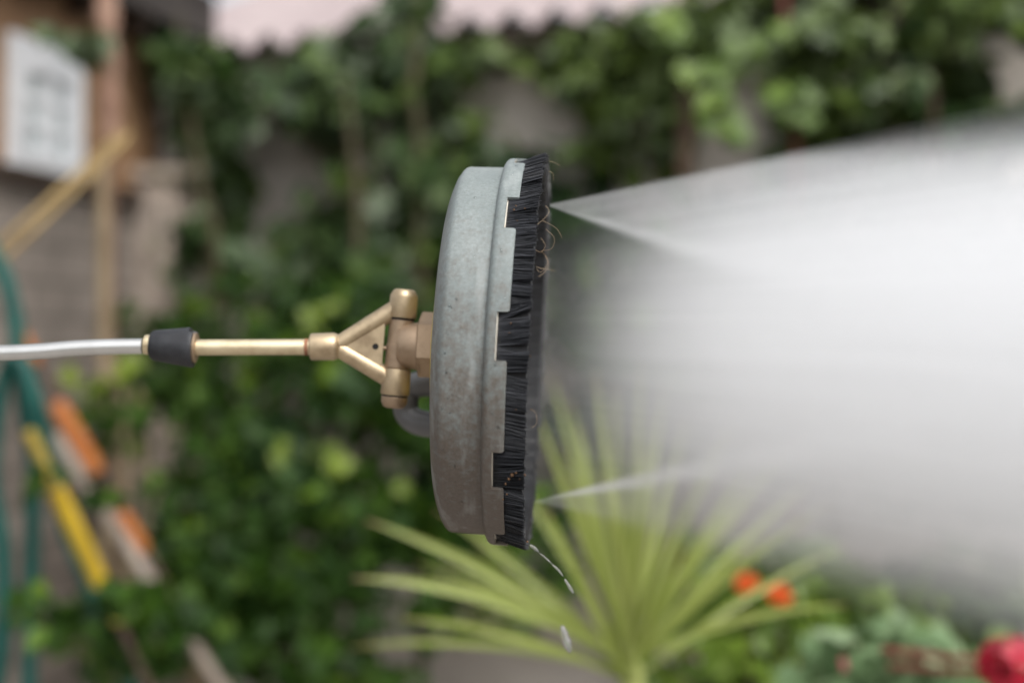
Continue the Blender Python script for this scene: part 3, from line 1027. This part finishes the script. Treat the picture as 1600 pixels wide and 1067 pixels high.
vs, fs, mi = [], [], []
base_prof = [(-0.0342, 0.1500), (-0.0342, 0.1532), (-0.0337, 0.1560), (-0.0325, 0.1584), (-0.0305, 0.1600), (-0.0285, 0.1604)]
for a in angs:
    e, isn = rim_end(a)
    pr = base_prof + [(e - 0.0006, 0.1606), (e, 0.1601), (e, 0.1579), (-0.030, 0.1577), (-0.0325, 0.1545)]
    for s_, r_ in pr:
        vs.append(ring_pt(s_, r_, R(a)))
npf = len(base_prof) + 5
na = len(angs)
for i in range(na):
    j = (i + 1) % na
    isn = rim_end(angs[i])[1] and rim_end(angs[j])[1]
    for k in range(npf):
        k2 = (k + 1) % npf
        fs.append((i * npf + k, i * npf + k2, j * npf + k2, j * npf + k))
        mi.append(1 if (isn and k == len(base_prof) + 1) else 0)
mbd = MB()
mbd.v = [tuple(v) for v in vs]; mbd.f = fs; mbd.m = mi
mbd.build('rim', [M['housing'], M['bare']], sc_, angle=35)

# pale base strip that the bristles grow from, seen in the notches
mbd = MB()
n = 360
vs, fs = [], []
for i in range(n):
    a = 2 * PI * i / n
    for s_, r_ in ((-0.0300, 0.1500), (-0.0300, 0.1572), (-0.0248, 0.1572), (-0.0248, 0.1500)):
        vs.append(ring_pt(s_, r_, a))
for i in range(n):
    j = (i + 1) % n
    for k in range(4):
        k2 = (k + 1) % 4
        fs.append((i * 4 + k, i * 4 + k2, j * 4 + k2, j * 4 + k))
mbd.add(vs, fs)
mbd.build('brush_base', M['bare'], sc_, angle=35)

# bristles
rnd = random.Random(77)
mbd = MB()


def strand(p0, p1, p2, r0, r1, m=0):
    a_, b_, c_ = Vector(p0), Vector(p1), Vector(p2)
    vs, fs = [], []
    for p, r_, t in ((a_, r0, b_ - a_), (b_, r0, c_ - a_), (c_, r1, c_ - b_)):
        t = t.normalized()
        u = t.orthogonal().normalized()
        v = t.cross(u)
        # keep the section orientation steady
        u = Vector((0, 0, 1)) - t * t.z
        if u.length < .1: u = Vector((0, 1, 0)) - t * t.y
        u.normalize()
        v = t.cross(u)
        for k in range(4):
            q = PI / 2 * k + .4
            vs.append(p + (u * math.cos(q) + v * math.sin(q)) * r_)
    for i in range(2):
        for k in range(4):
            k2 = (k + 1) % 4
            fs.append((i * 4 + k, i * 4 + k2, (i + 1) * 4 + k2, (i + 1) * 4 + k))
    fs.append((8, 9, 10, 11))
    mbd.add(vs, fs, m)


NB_ = 2500
for layer, (ra, rb) in enumerate(((0.1568, 0.1612), (0.1556, 0.1600), (0.1540, 0.1588))):
    for i in range(NB_):
        a = -180 + 360 * (i + rnd.uniform(-.5, .5)) / NB_
        d_ = notch_dist(a)
        # tufts: bristles lean together in bundles, each its own way
        tuft = math.floor(a / 2.35 + 0.3 * math.sin(a * .9))
        tr = random.Random(tuft * 13 + 5)
        tl, tf, ts = tr.gauss(0, .8), tr.gauss(0, .0009), tr.gauss(0, .0003)
        cen_off = (a / 2.35 + 0.3 * math.sin(a * .9)) - tuft - .5
        lean = tl - cen_off * 0.75 + rnd.gauss(0, .38)
        fl_ = tf + rnd.gauss(0, .0006)
        if d_ < 0:
            lean = lean * 1.2 + 1.5 * math.sin(a * 0.13)
            fl_ += .0012
        s_tip = -0.0010 + ts + rnd.gauss(0, .0004)
        if rnd.random() < .02: s_tip += rnd.uniform(.0005, .002)
        r1 = min(rb + fl_ + .0022 * (a_f := max(0, math.sin(R(a)))) , 0.1672)
        strand(ring_pt(-0.0247, ra, R(a)), ring_pt(-0.0125, (ra + r1) / 2 - .0004 + fl_ * .3, R(a + lean * .45)), ring_pt(s_tip, r1, R(a + lean)),
               rnd.uniform(.00028, .00044), rnd.uniform(.0002, .00034))
brush = mbd.build('brush_ring', M['bristle'], sc_, smooth=True, angle=50)
# the packed inner bristles
mbd = MB()
n = 540
vs, fs = [], []
for i in range(n):
    a = 2 * PI * i / n
    j1 = .0005 * math.sin(i * 1.9) + .0004 * math.sin(i * .77)
    for s_, r_ in ((-0.0295, 0.1475), (-0.0245, 0.1565), (-0.012, 0.1565 + j1), (-0.0022 + j1, 0.1580 + j1), (-0.0018 - j1, 0.1545), (-0.004 + j1, 0.1490 + j1), (-0.0295, 0.1455)):
        vs.append(ring_pt(s_, r_, a))
for i in range(n):
    j = (i + 1) % n
    for k in range(7):
        k2 = (k + 1) % 7
        fs.append((i * 7 + k, i * 7 + k2, j * 7 + k2, j * 7 + k))
mbd.add(vs, fs)
mbd.build('bristle_core', M['bristle_core'], brush, angle=60)

# loose fibres and mud caught in the bristles (photo positions, at the near side of the ring)
FIB = [((853, 358), (866, 372), (862, 388), (848, 392)), ((846, 392), (856, 408), (846, 425), (838, 420)), ((838, 352), (852, 340), (858, 330), (853, 322)),
       ((838, 417), (848, 420), (858, 421), (868, 424)), ((858, 252), (866, 254), (870, 256), (875, 259)), ((857, 268), (863, 270), (865, 276), (865, 283)),
       ((842, 432), (851, 425), (857, 412), (852, 400)), ((832, 640), (838, 648), (838, 662), (830, 668)), ((848, 345), (862, 352), (872, 360), (878, 372)),
       ((845, 372), (852, 384), (845, 394), (836, 390))]
for f_ in FIB:
    ymid = f_[0][1]
    ph = math.asin(max(-.99, min(.99, (552 - ymid) / 330)))
    Y = (LM @ ring_pt(0, .163, ph)).y
    pts = [L(p[0], p[1], Y - .003 + .002 * i) for i, p in enumerate(f_)]
    m_ = MB(); m_.tube(catmull(pts, 6), [.00009] * 18 + [.00004], 5); m_.build('loose_fibre', M['fibre'], brush)
for k, (px, py, r_) in enumerate([(803, 328, 1.5), (806, 322, 1.2), (820, 326, 1.1), (808, 345, .9), (798, 505, 1.2), (796, 520, .9), (828, 556, 1.4), (800, 742, 2.6), (806, 738, 2.0), (795, 748, 1.8),
                                  (812, 748, 1.4), (820, 742, 1.5), (790, 756, 1.6), (830, 640, 1.0), (806, 640, .9), (812, 700, 1.0), (786, 780, 1.4), (792, 772, 1.3), (824, 846, 1.5), (815, 730, 1.1)]):
    ph = math.asin(max(-.99, min(.99, (552 - py) / 350)))
    Y = (LM @ ring_pt(-.015, .1612, ph)).y
    c_ = L(px, py, Y)
    m_ = MB()
    r_ = r_ * .00055
    m_.lathe([(-r_, r_ * .1), (-r_ * .6, r_ * .8), (0, r_ * 1.1), (r_ * .7, r_ * .7), (r_, r_ * .1)], c_, (rnd.gauss(0, 1), rnd.gauss(0, 1), rnd.gauss(0, 1)), 7)
    m_.build('mud_crumb', M['mud'], brush)

# rotating bar with its two nozzles inside the casing
mbd = MB()
mbd.lathe([(-0.0775, .016), (-0.06, .016), (-0.058, .013), (-.046, .013)], (0, 0, 0), (1, 0, 0), 24)
mbd.tube([Vector((-.052, 0, -.122)), Vector((-.052, 0, .122))], .007, 14)
bar = mbd.build('spray_bar', M['steel'], sc_)
for sg in (1, -1):
    mbd = MB()
    mbd.lathe([(-.058, .009), (-.044, .009), (-.042, .007), (-.034, .006)], (0, 0, .122 * sg), (1, 0, 0), 16)
    mbd.build('nozzle', M['brass'], bar)

# label disc on the dome
mbd = MB()
mbd.lathe([(-.0850, .048), (-.0845, .0575), (-.0840, .0582), (-.0805, .0582)], (0, 0, 0), (1, 0, 0), 64)
mbd.build('label_disc', M['yellow_label'], sc_)

# coupling and nut
YA = 1.197
mbd = MB()
c_ = L(668, 538.5, YA)
dd = Vector((1, 0, 0))
rn = .0277
mbd.lathe([(-.0070, rn * .93), (-.0058, rn), (.0075, rn)], c_, dd, 6, phase=R(38))
coup = None
nut = MB(); nut.v, nut.f, nut.m = mbd.v, mbd.f, mbd.m
mbd = MB()
c2 = L(646, 541, YA)
mbd.lathe([(-.012, .0165), (-.0085, .0195), (.0045, .0200), (.0052, .0185), (.0062, .0185)], c2, dd, 40)
mbd.lathe([(.0062, .0225), (.0068, .0235), (.0075, .0235)], c2, dd, 40)
coup = mbd.build('swivel_coupling', M['bronze'], sc_)
nut.build('nut', M['bronze'], coup, angle=25)

# hinge barrels
ha, hb = L(632.5, 452, YA), L(615, 638, YA)
hdir = (hb - ha).normalized()
hl = (hb - ha).length


def hp(t): return ha + hdir * (t * hl)


fork = None
mbd = MB()
rb_ = .0116
u_ = hl / 186.0                     # metres per picture row along the pin
mbd.lathe([(0.3 * u_, rb_ * .62), (1.0 * u_, rb_ * .72), (3.5 * u_, rb_ * .82), (9 * u_, rb_ * .97), (11 * u_, rb_), (43 * u_, rb_ * 1.03), (44.5 * u_, rb_ * .99)], ha, hdir, 40)
mbd.lathe([(124.5 * u_, rb_ * .97), (126 * u_, rb_ * 1.0), (163 * u_, rb_ * 1.06), (165 * u_, rb_ * 1.0)], ha, hdir, 40)
top_in = hp(24 / 186)
bot_in = hp(145 / 186)
yk = L(524, 541.5, YA)
mbd.tube(catmull([yk, yk.lerp(top_in, .3), yk.lerp(top_in, .7), top_in], 4), [.0072, .0073, .0074, .0075, .0075, .0076, .0077, .0078, .0079, .008, .0081, .0082, .0084], 20)
mbd.tube(catmull([yk, yk.lerp(bot_in, .3), yk.lerp(bot_in, .7), bot_in], 4), [.0072, .0073, .0074, .0075, .0075, .0076, .0077, .0078, .0079, .008, .0081, .0082, .0084], 20)
sock_a, sock_b = L(484.5, 542, YA), L(530, 541.5, YA)
sdir = (sock_b - sock_a).normalized()
mbd.lathe([(0, .0095), (.0008, .0110), (.0015, .0113), (.020, .0117), (.0235, .0105), (.0255, .007)], sock_a, sdir, 32)
fork = mbd.build('hinge_fork', M['brass'], sc_, angle=45)
# web plate with a hole; a black disc stands in for its shade
WO = Vector((0, -.0035, 0))          # the web sits towards the front faces of the arms
A_, B_, C_ = L(530, 541, YA) + WO, L(604, 489, YA) + WO, L(596, 597, YA) + WO
H_ = L(588, 541.5, YA) + WO
nrm = (B_ - A_).cross(C_ - A_).normalized()
tri = [A_, B_, C_]
N_ = 60
e1 = (B_ - C_).normalized()
e2 = nrm.cross(e1)


def ray_tri(d_):
    best = None
    for i in range(3):
        p, q = tri[i], tri[(i + 1) % 3]
        e = q - p
        a2, b2 = d_.dot(e1), d_.dot(e2)
        c3, d3 = -e.dot(e1), -e.dot(e2)
        det = a2 * d3 - b2 * c3
        if abs(det) < 1e-9: continue
        w_ = p - H_
        x_, y_ = w_.dot(e1), w_.dot(e2)
        t = (x_ * d3 - y_ * c3) / det
        s3 = (a2 * y_ - b2 * x_) / det
        if t > 0 and -1e-6 <= s3 <= 1 + 1e-6:
            best = t if best is None else min(best, t)
    return best or .01


dirs = []
angl = [2 * PI * i / N_ for i in range(N_)]
for p in tri:
    w_ = p - H_
    angl.append(math.atan2(w_.dot(e2), w_.dot(e1)) % (2 * PI))
angl = sorted(angl)
vs, fs = [], []
for q in angl:
    d_ = e1 * math.cos(q) + e2 * math.sin(q)
    rr = ray_tri(d_)
    for off in (-.002, .002):
        vs.append(H_ + d_ * .0027 + nrm * off)
        vs.append(H_ + d_ * rr + nrm * off)
na_ = len(angl)
for i in range(na_):
    j = (i + 1) % na_
    a0, b0 = i * 4, j * 4
    fs += [(a0, a0 + 1, b0 + 1, b0), (a0 + 2, b0 + 2, b0 + 3, a0 + 3), (a0, b0, b0 + 2, a0 + 2), (a0 + 1, a0 + 3, b0 + 3, b0 + 1)]
mbd = MB()
mbd.add(vs, fs)
mbd.build('web_plate', M['brass'], fork, angle=30)
mbd = MB()
mbd.tube([H_ + nrm * (-.0013), H_ + nrm * .0013], .0026, 14)
mbd.build('hole_shade_disc', M['black_gap'], fork)
# pin, seals and the swivel barrel
mbd = MB()
mbd.lathe([(44.8 * u_, rb_ * .90), (48.0 * u_, rb_ * .90)], ha, hdir, 32)
mbd.build('seal', M['black_gap'], fork)
mbd = MB()
mbd.lathe([(165.3 * u_, rb_ * .93), (168.0 * u_, rb_ * .93)], ha, hdir, 32)
mbd.build('seal', M['black_gap'], fork)
mbd = MB()
mbd.lathe([(47.4 * u_, rb_ * .80), (48.2 * u_, rb_ * .87), (86 * u_, rb_ * .89), (86.6 * u_, rb_ * .93), (122 * u_, rb_ * .95), (123.8 * u_, rb_ * .90)], ha, hdir, 40)
mbd.build('swivel_barrel', M['bronze'], sc_, angle=30)
mbd = MB()
mbd.lathe([(167.7 * u_, rb_ * .93), (168.5 * u_, rb_ * .96), (177 * u_, rb_ * .94), (183 * u_, rb_ * .80), (185.5 * u_, rb_ * .55)], ha, hdir, 36)
mbd.build('hinge_pin', M['bronze'], sc_, angle=40)
mbd = MB()
mbd.tube([L(596, 544, YA), L(606, 544, YA)], .0019, 10)
mbd.build('grub_screw', M['bronze'], fork)

# brass rod, rubber cuff, collar, steel lance
r1, r2 = L(300, 543, YA), L(486, 542.3, YA)
mbd = MB()
mbd.tube([r1, r1.lerp(r2, .5), r2], .0067, 24)
rod = mbd.build('brass_rod', M['rod_brass'], sc_)
mbd = MB()
mbd.tube([L(476.5, 542.3, YA), L(482, 542.3, YA)], .0071, 24)
mbd.build('rust_band', M['rust'], rod)
c0, c1 = L(235, 539, YA), L(303, 543.5, YA)
cd = (c1 - c0).normalized()
px_m = (c1 - c0).length / 68.5
cm = MB()
n = 48
u = cd.orthogonal().normalized()
u = (Vector((0, 0, 1)) - cd * cd.z).normalized()
v = cd.cross(u)
vs, fs = [], []
prof_c = [(2, .0108), (4, .0122), (7, .0129), (30, .0146), (62, .0165), (67, .0169), (69, .0165), (69.5, .0135), (66, .0125), (66, .006)]
prof_c = [(1, .006), (1, .0112)] + prof_c
for (t, r_) in prof_c:
    for k in range(n):
        q = 2 * PI * k / n
        # a nick torn out of the upper front lip
        tt = t
        if 60 < t < 69.8 and abs((q + PI) % (2 * PI) - PI) < .55: tt = t - 7.5
        vs.append(c0 + cd * tt * px_m + (u * math.cos(q) + v * math.sin(q)) * r_)
for i in range(len(prof_c) - 1):
    for k in range(n):
        k2 = (k + 1) % n
        fs.append((i * n + k, i * n + k2, (i + 1) * n + k2, (i + 1) * n + k))
cm.add(vs, fs)
cm.build('rubber_cuff', M['rubber'], sc_, angle=45)
mbd = MB()
mbd.lathe([(67.2 * px_m, .0085), (67.2 * px_m, .0125), (72 * px_m, .0127), (73 * px_m, .0115), (73.2 * px_m, .0065)], c0, cd, 40)
mbd.build('cuff_ring', M['bronze'], sc_)
mbd = MB()
mbd.lathe([(-9 * px_m, .0066), (-8.6 * px_m, .0082), (-3 * px_m, .0086), (0.5 * px_m, .0086)], c0, cd, 36)
mbd.build('collar', M['rod_brass'], sc_)
lp = [L(223, 541.2, YA), L(170, 542, YA), L(115, 544.5, YA), L(60, 549, YA), L(0, 551.5, YA), L(-120, 553, YA), L(-420, 556, YA), L(-900, 570, YA)]
mbd = MB()
mbd.tube(catmull(lp, 8), .0066, 24)
mbd.build('lance_tube', M['steel'], sc_)
# grey carrying handle behind the hinge
mbd = MB()
hpnts = [L(690, 600, 1.262), L(660, 600, 1.265), L(642, 606, 1.27), L(634, 626, 1.27), L(637, 646, 1.27), L(652, 659, 1.265), L(680, 664, 1.26), L(720, 664, 1.25)]
mbd.tube(catmull(hpnts, 6), .0115, 20)
mbd.build('handle', M['grey_plastic'], sc_)

# ------------------------------------------------------------------ water beads on the casing, drips and loose drops
bd = MB()
rnd = random.Random(9)
for _ in range(120):
    ph = R(rnd.uniform(-68, 68))
    if rnd.random() < .75:
        s_ = rnd.uniform(-.064, -.036); r_ = .1521
    else:
        s_ = rnd.uniform(-.0275, -.0195); r_ = .1606
        if notch_dist(math.degrees(ph)) < 1.0: continue
    k = rnd.choice((.0004, .0005, .0006, .0007, .0010)) * rnd.uniform(.8, 1.2)
    ctr = ring_pt(s_, r_ - k * .25, ph)
    nr = ring_pt(0, 1, ph)
    vs = []
    fs = []
    uu = Vector((1, 0, 0))
    vv = nr.cross(uu)
    st = rnd.uniform(1.0, 1.7)
    for i, (h_, q_) in enumerate(((0, 1.0), (.35, .92), (.62, .68), (.76, .36))):
        for j in range(8):
            q = PI / 4 * j
            vs.append(LM @ (ctr + (uu * math.cos(q) + vv * math.sin(q) * st) * k * q_ + nr * k * h_))
    for i in range(3):
        for j in range(8):
            j2 = (j + 1) % 8
            fs.append((i * 8 + j, i * 8 + j2, (i + 1) * 8 + j2, (i + 1) * 8 + j))
    fs.append(tuple(24 + j for j in range(8)))
    bd.add(vs, fs)
tag(bd.build('water_beads', M['water'], angle=0), 'tiny water beads clinging to the grey-green casing', 'water beads', kind='stuff')


def drop(pts, r_, label, cat, mat='froth', name='water_drop', group=None):
    m_ = MB()
    pp = catmull(pts, 6)
    n_ = len(pp)
    rr = []
    rd = random.Random(int(r_ * 1e6))
    for i in range(n_):
        t = i / (n_ - 1)
        rr.append(max(.00015, r_ * math.sin(PI * min(1, max(0, t * .96 + .02))) ** .6 * (0.85 + .3 * rd.random())))
    m_.tube(pp, rr, 10)
    return tag(m_.build(name, M[mat]), label, cat, group)


GD = 'water drops falling from the brush'
drop([P(827, 851, 1.15), P(834, 855, 1.15), P(842, 862, 1.15)], .0012, 'whitish water drip leaving the lowest bristles', 'water drop', group=GD)
drop([P(843, 864, 1.15), P(852, 871, 1.15), P(862, 880, 1.15)], .0006, 'thin water thread next below the lowest bristles', 'water drop', group=GD)
drop([P(862, 881, 1.15), P(872, 890, 1.15), P(880, 900, 1.15)], .0009, 'beaded water drip in the middle of the falling string', 'water drop', group=GD)
drop([P(882, 904, 1.15), P(889, 915, 1.15), P(896, 927, 1.15)], .0013, 'plump water drip ending the falling string', 'water drop', group=GD)
drop([P(878, 977, .98), P(884, 997, .98), P(891, 1019, .98)], .0026, 'large pale falling drop near the bottom edge over the cordyline', 'water drop', group=GD)

# ------------------------------------------------------------------ the spray: a widening body of mist from two fan jets
def cone_hull(r0, k, u0, u1, n=64, rings=14):
    m_ = MB()
    vs, fs = [], []
    for i in range(rings + 1):
        u_2 = u0 + (u1 - u0) * i / rings
        for j in range(n):
            q = 2 * PI * j / n
            rr = r0 + k * u_2
            vs.append((u_2, rr * math.cos(q), rr * math.sin(q)))
    for i in range(rings):
        for j in range(n):
            j2 = (j + 1) % n
            fs.append((i * n + j, i * n + j2, (i + 1) * n + j2, (i + 1) * n + j))
    fs.append(tuple(range(n - 1, -1, -1)))
    fs.append(tuple(rings * n + j for j in range(n)))
    m_.add(vs, fs)
    return m_


SPRAY_DENS = 20.0
m = NB('water_mist')
m.t.nodes.remove(m.b)
co = m.coord('Object')
sp_ = m.n('ShaderNodeSeparateXYZ')
m.l(co, sp_.inputs[0])
u, wv, v = sp_.outputs[0], sp_.outputs[1], sp_.outputs[2]
us = m.math('MAXIMUM', u, 0.004)
aw = m.math('ABSOLUTE', wv)
# streaks drawn out along the spray
Rr = m.math('MULTIPLY_ADD', us, 0.25, 0.124)
cb = m.n('ShaderNodeCombineXYZ')
m.l(m.math('MULTIPLY', u, 3.2), cb.inputs[0])
m.l(m.math('DIVIDE', m.math('MULTIPLY', wv, 4.0), Rr), cb.inputs[1])
m.l(m.math('DIVIDE', m.math('MULTIPLY', v, 15.0), Rr), cb.inputs[2])
st_n = m.noise(cb.outputs[0], 1.0, 4, 0.6)
streak = m.math('MULTIPLY_ADD', m.step(st_n, .26, .76), 0.38, 0.81)


def fan(v0, sgn, q0, q1, amp):
    """a flat fan leaving a nozzle at height v0; sgn +1 = the upper one"""
    q = m.math('DIVIDE', m.math('MULTIPLY', m.math('SUBTRACT', v, v0), sgn), us)     # outward slope
    edge = m.math('DIVIDE', m.math('SUBTRACT', q0, q), m.math('MULTIPLY_ADD', m.math('MAXIMUM', m.math('SUBTRACT', u, 0.20), 0.0), 1.1, q1))
    body = m.math('MULTIPLY', m.step(edge, 0.0, 1.0), m.step(q, -.40, -.18))
    core = m.math('POWER', 2.718, m.math('MULTIPLY', m.math('POWER', m.math('DIVIDE', m.math('ADD', q, .255), .055), 2.0), -1.0))
    core = m.math('MULTIPLY', m.math('MULTIPLY', core, m.step(u, 0.0, .05)), m.step(u, .38 if sgn < 0 else .28, .03))
    W_ = m.math('MULTIPLY_ADD', us, .20, .008)
    dep = m.math('POWER', 2.718, m.math('MULTIPLY', m.math('POWER', m.math('DIVIDE', wv, W_), 2.0), -1.0))
    a_ = m.math('MULTIPLY_ADD', core, 0.9 if sgn > 0 else 2.5, m.math('MULTIPLY', body, m.math('MULTIPLY', m.step(u, .7, .2), amp)))
    # the same water spreads over a wider and wider section
    th = m.math('DIVIDE', 0.030, m.math('ADD', us, 0.030))
    return m.math('MULTIPLY', m.math('MULTIPLY', a_, dep), m.math('ADD', th, 0.12))


fans = m.math('ADD', fan(.124, 1.0, .262, .026, .85), fan(-.124, -1.0, .25, .20, .40))
rad = m.math('DIVIDE', m.math('SQRT', m.math('ADD', m.math('MULTIPLY', v, v), m.math('MULTIPLY', wv, wv))), Rr)
mist = m.math('MULTIPLY', m.step(rad, 1.10, .10), m.step(u, .012, .18))
veil = m.math('MULTIPLY', m.step(rad, 1.0, .6), 0.035)
tot = m.math('ADD', m.math('MULTIPLY_ADD', mist, 0.75, veil), m.math('MULTIPLY', fans, 1.5))
tot = m.math('MULTIPLY', tot, streak)
tot = m.math('MULTIPLY', tot, m.step(u, .80, .55))
tot = m.math('MULTIPLY', tot, SPRAY_DENS)
vol = m.n('ShaderNodeVolumePrincipled')
vol.inputs['Color'].default_value = (0.948, 0.954, 0.961, 1)
vol.inputs['Anisotropy'].default_value = 0.0
m.l(tot, vol.inputs['Density'])
m.l(vol.outputs[0], m.out.inputs['Volume'])
m.mat.cycles.volume_step_rate = 0.18
spray = cone_hull(.128, .262, .003, .80).build('water_spray', m.mat, None, smooth=True, angle=30)
spray.matrix_world = LM
tag(spray, 'white widening cloud of high pressure water spray leaving the brush ring', 'water spray', kind='stuff')
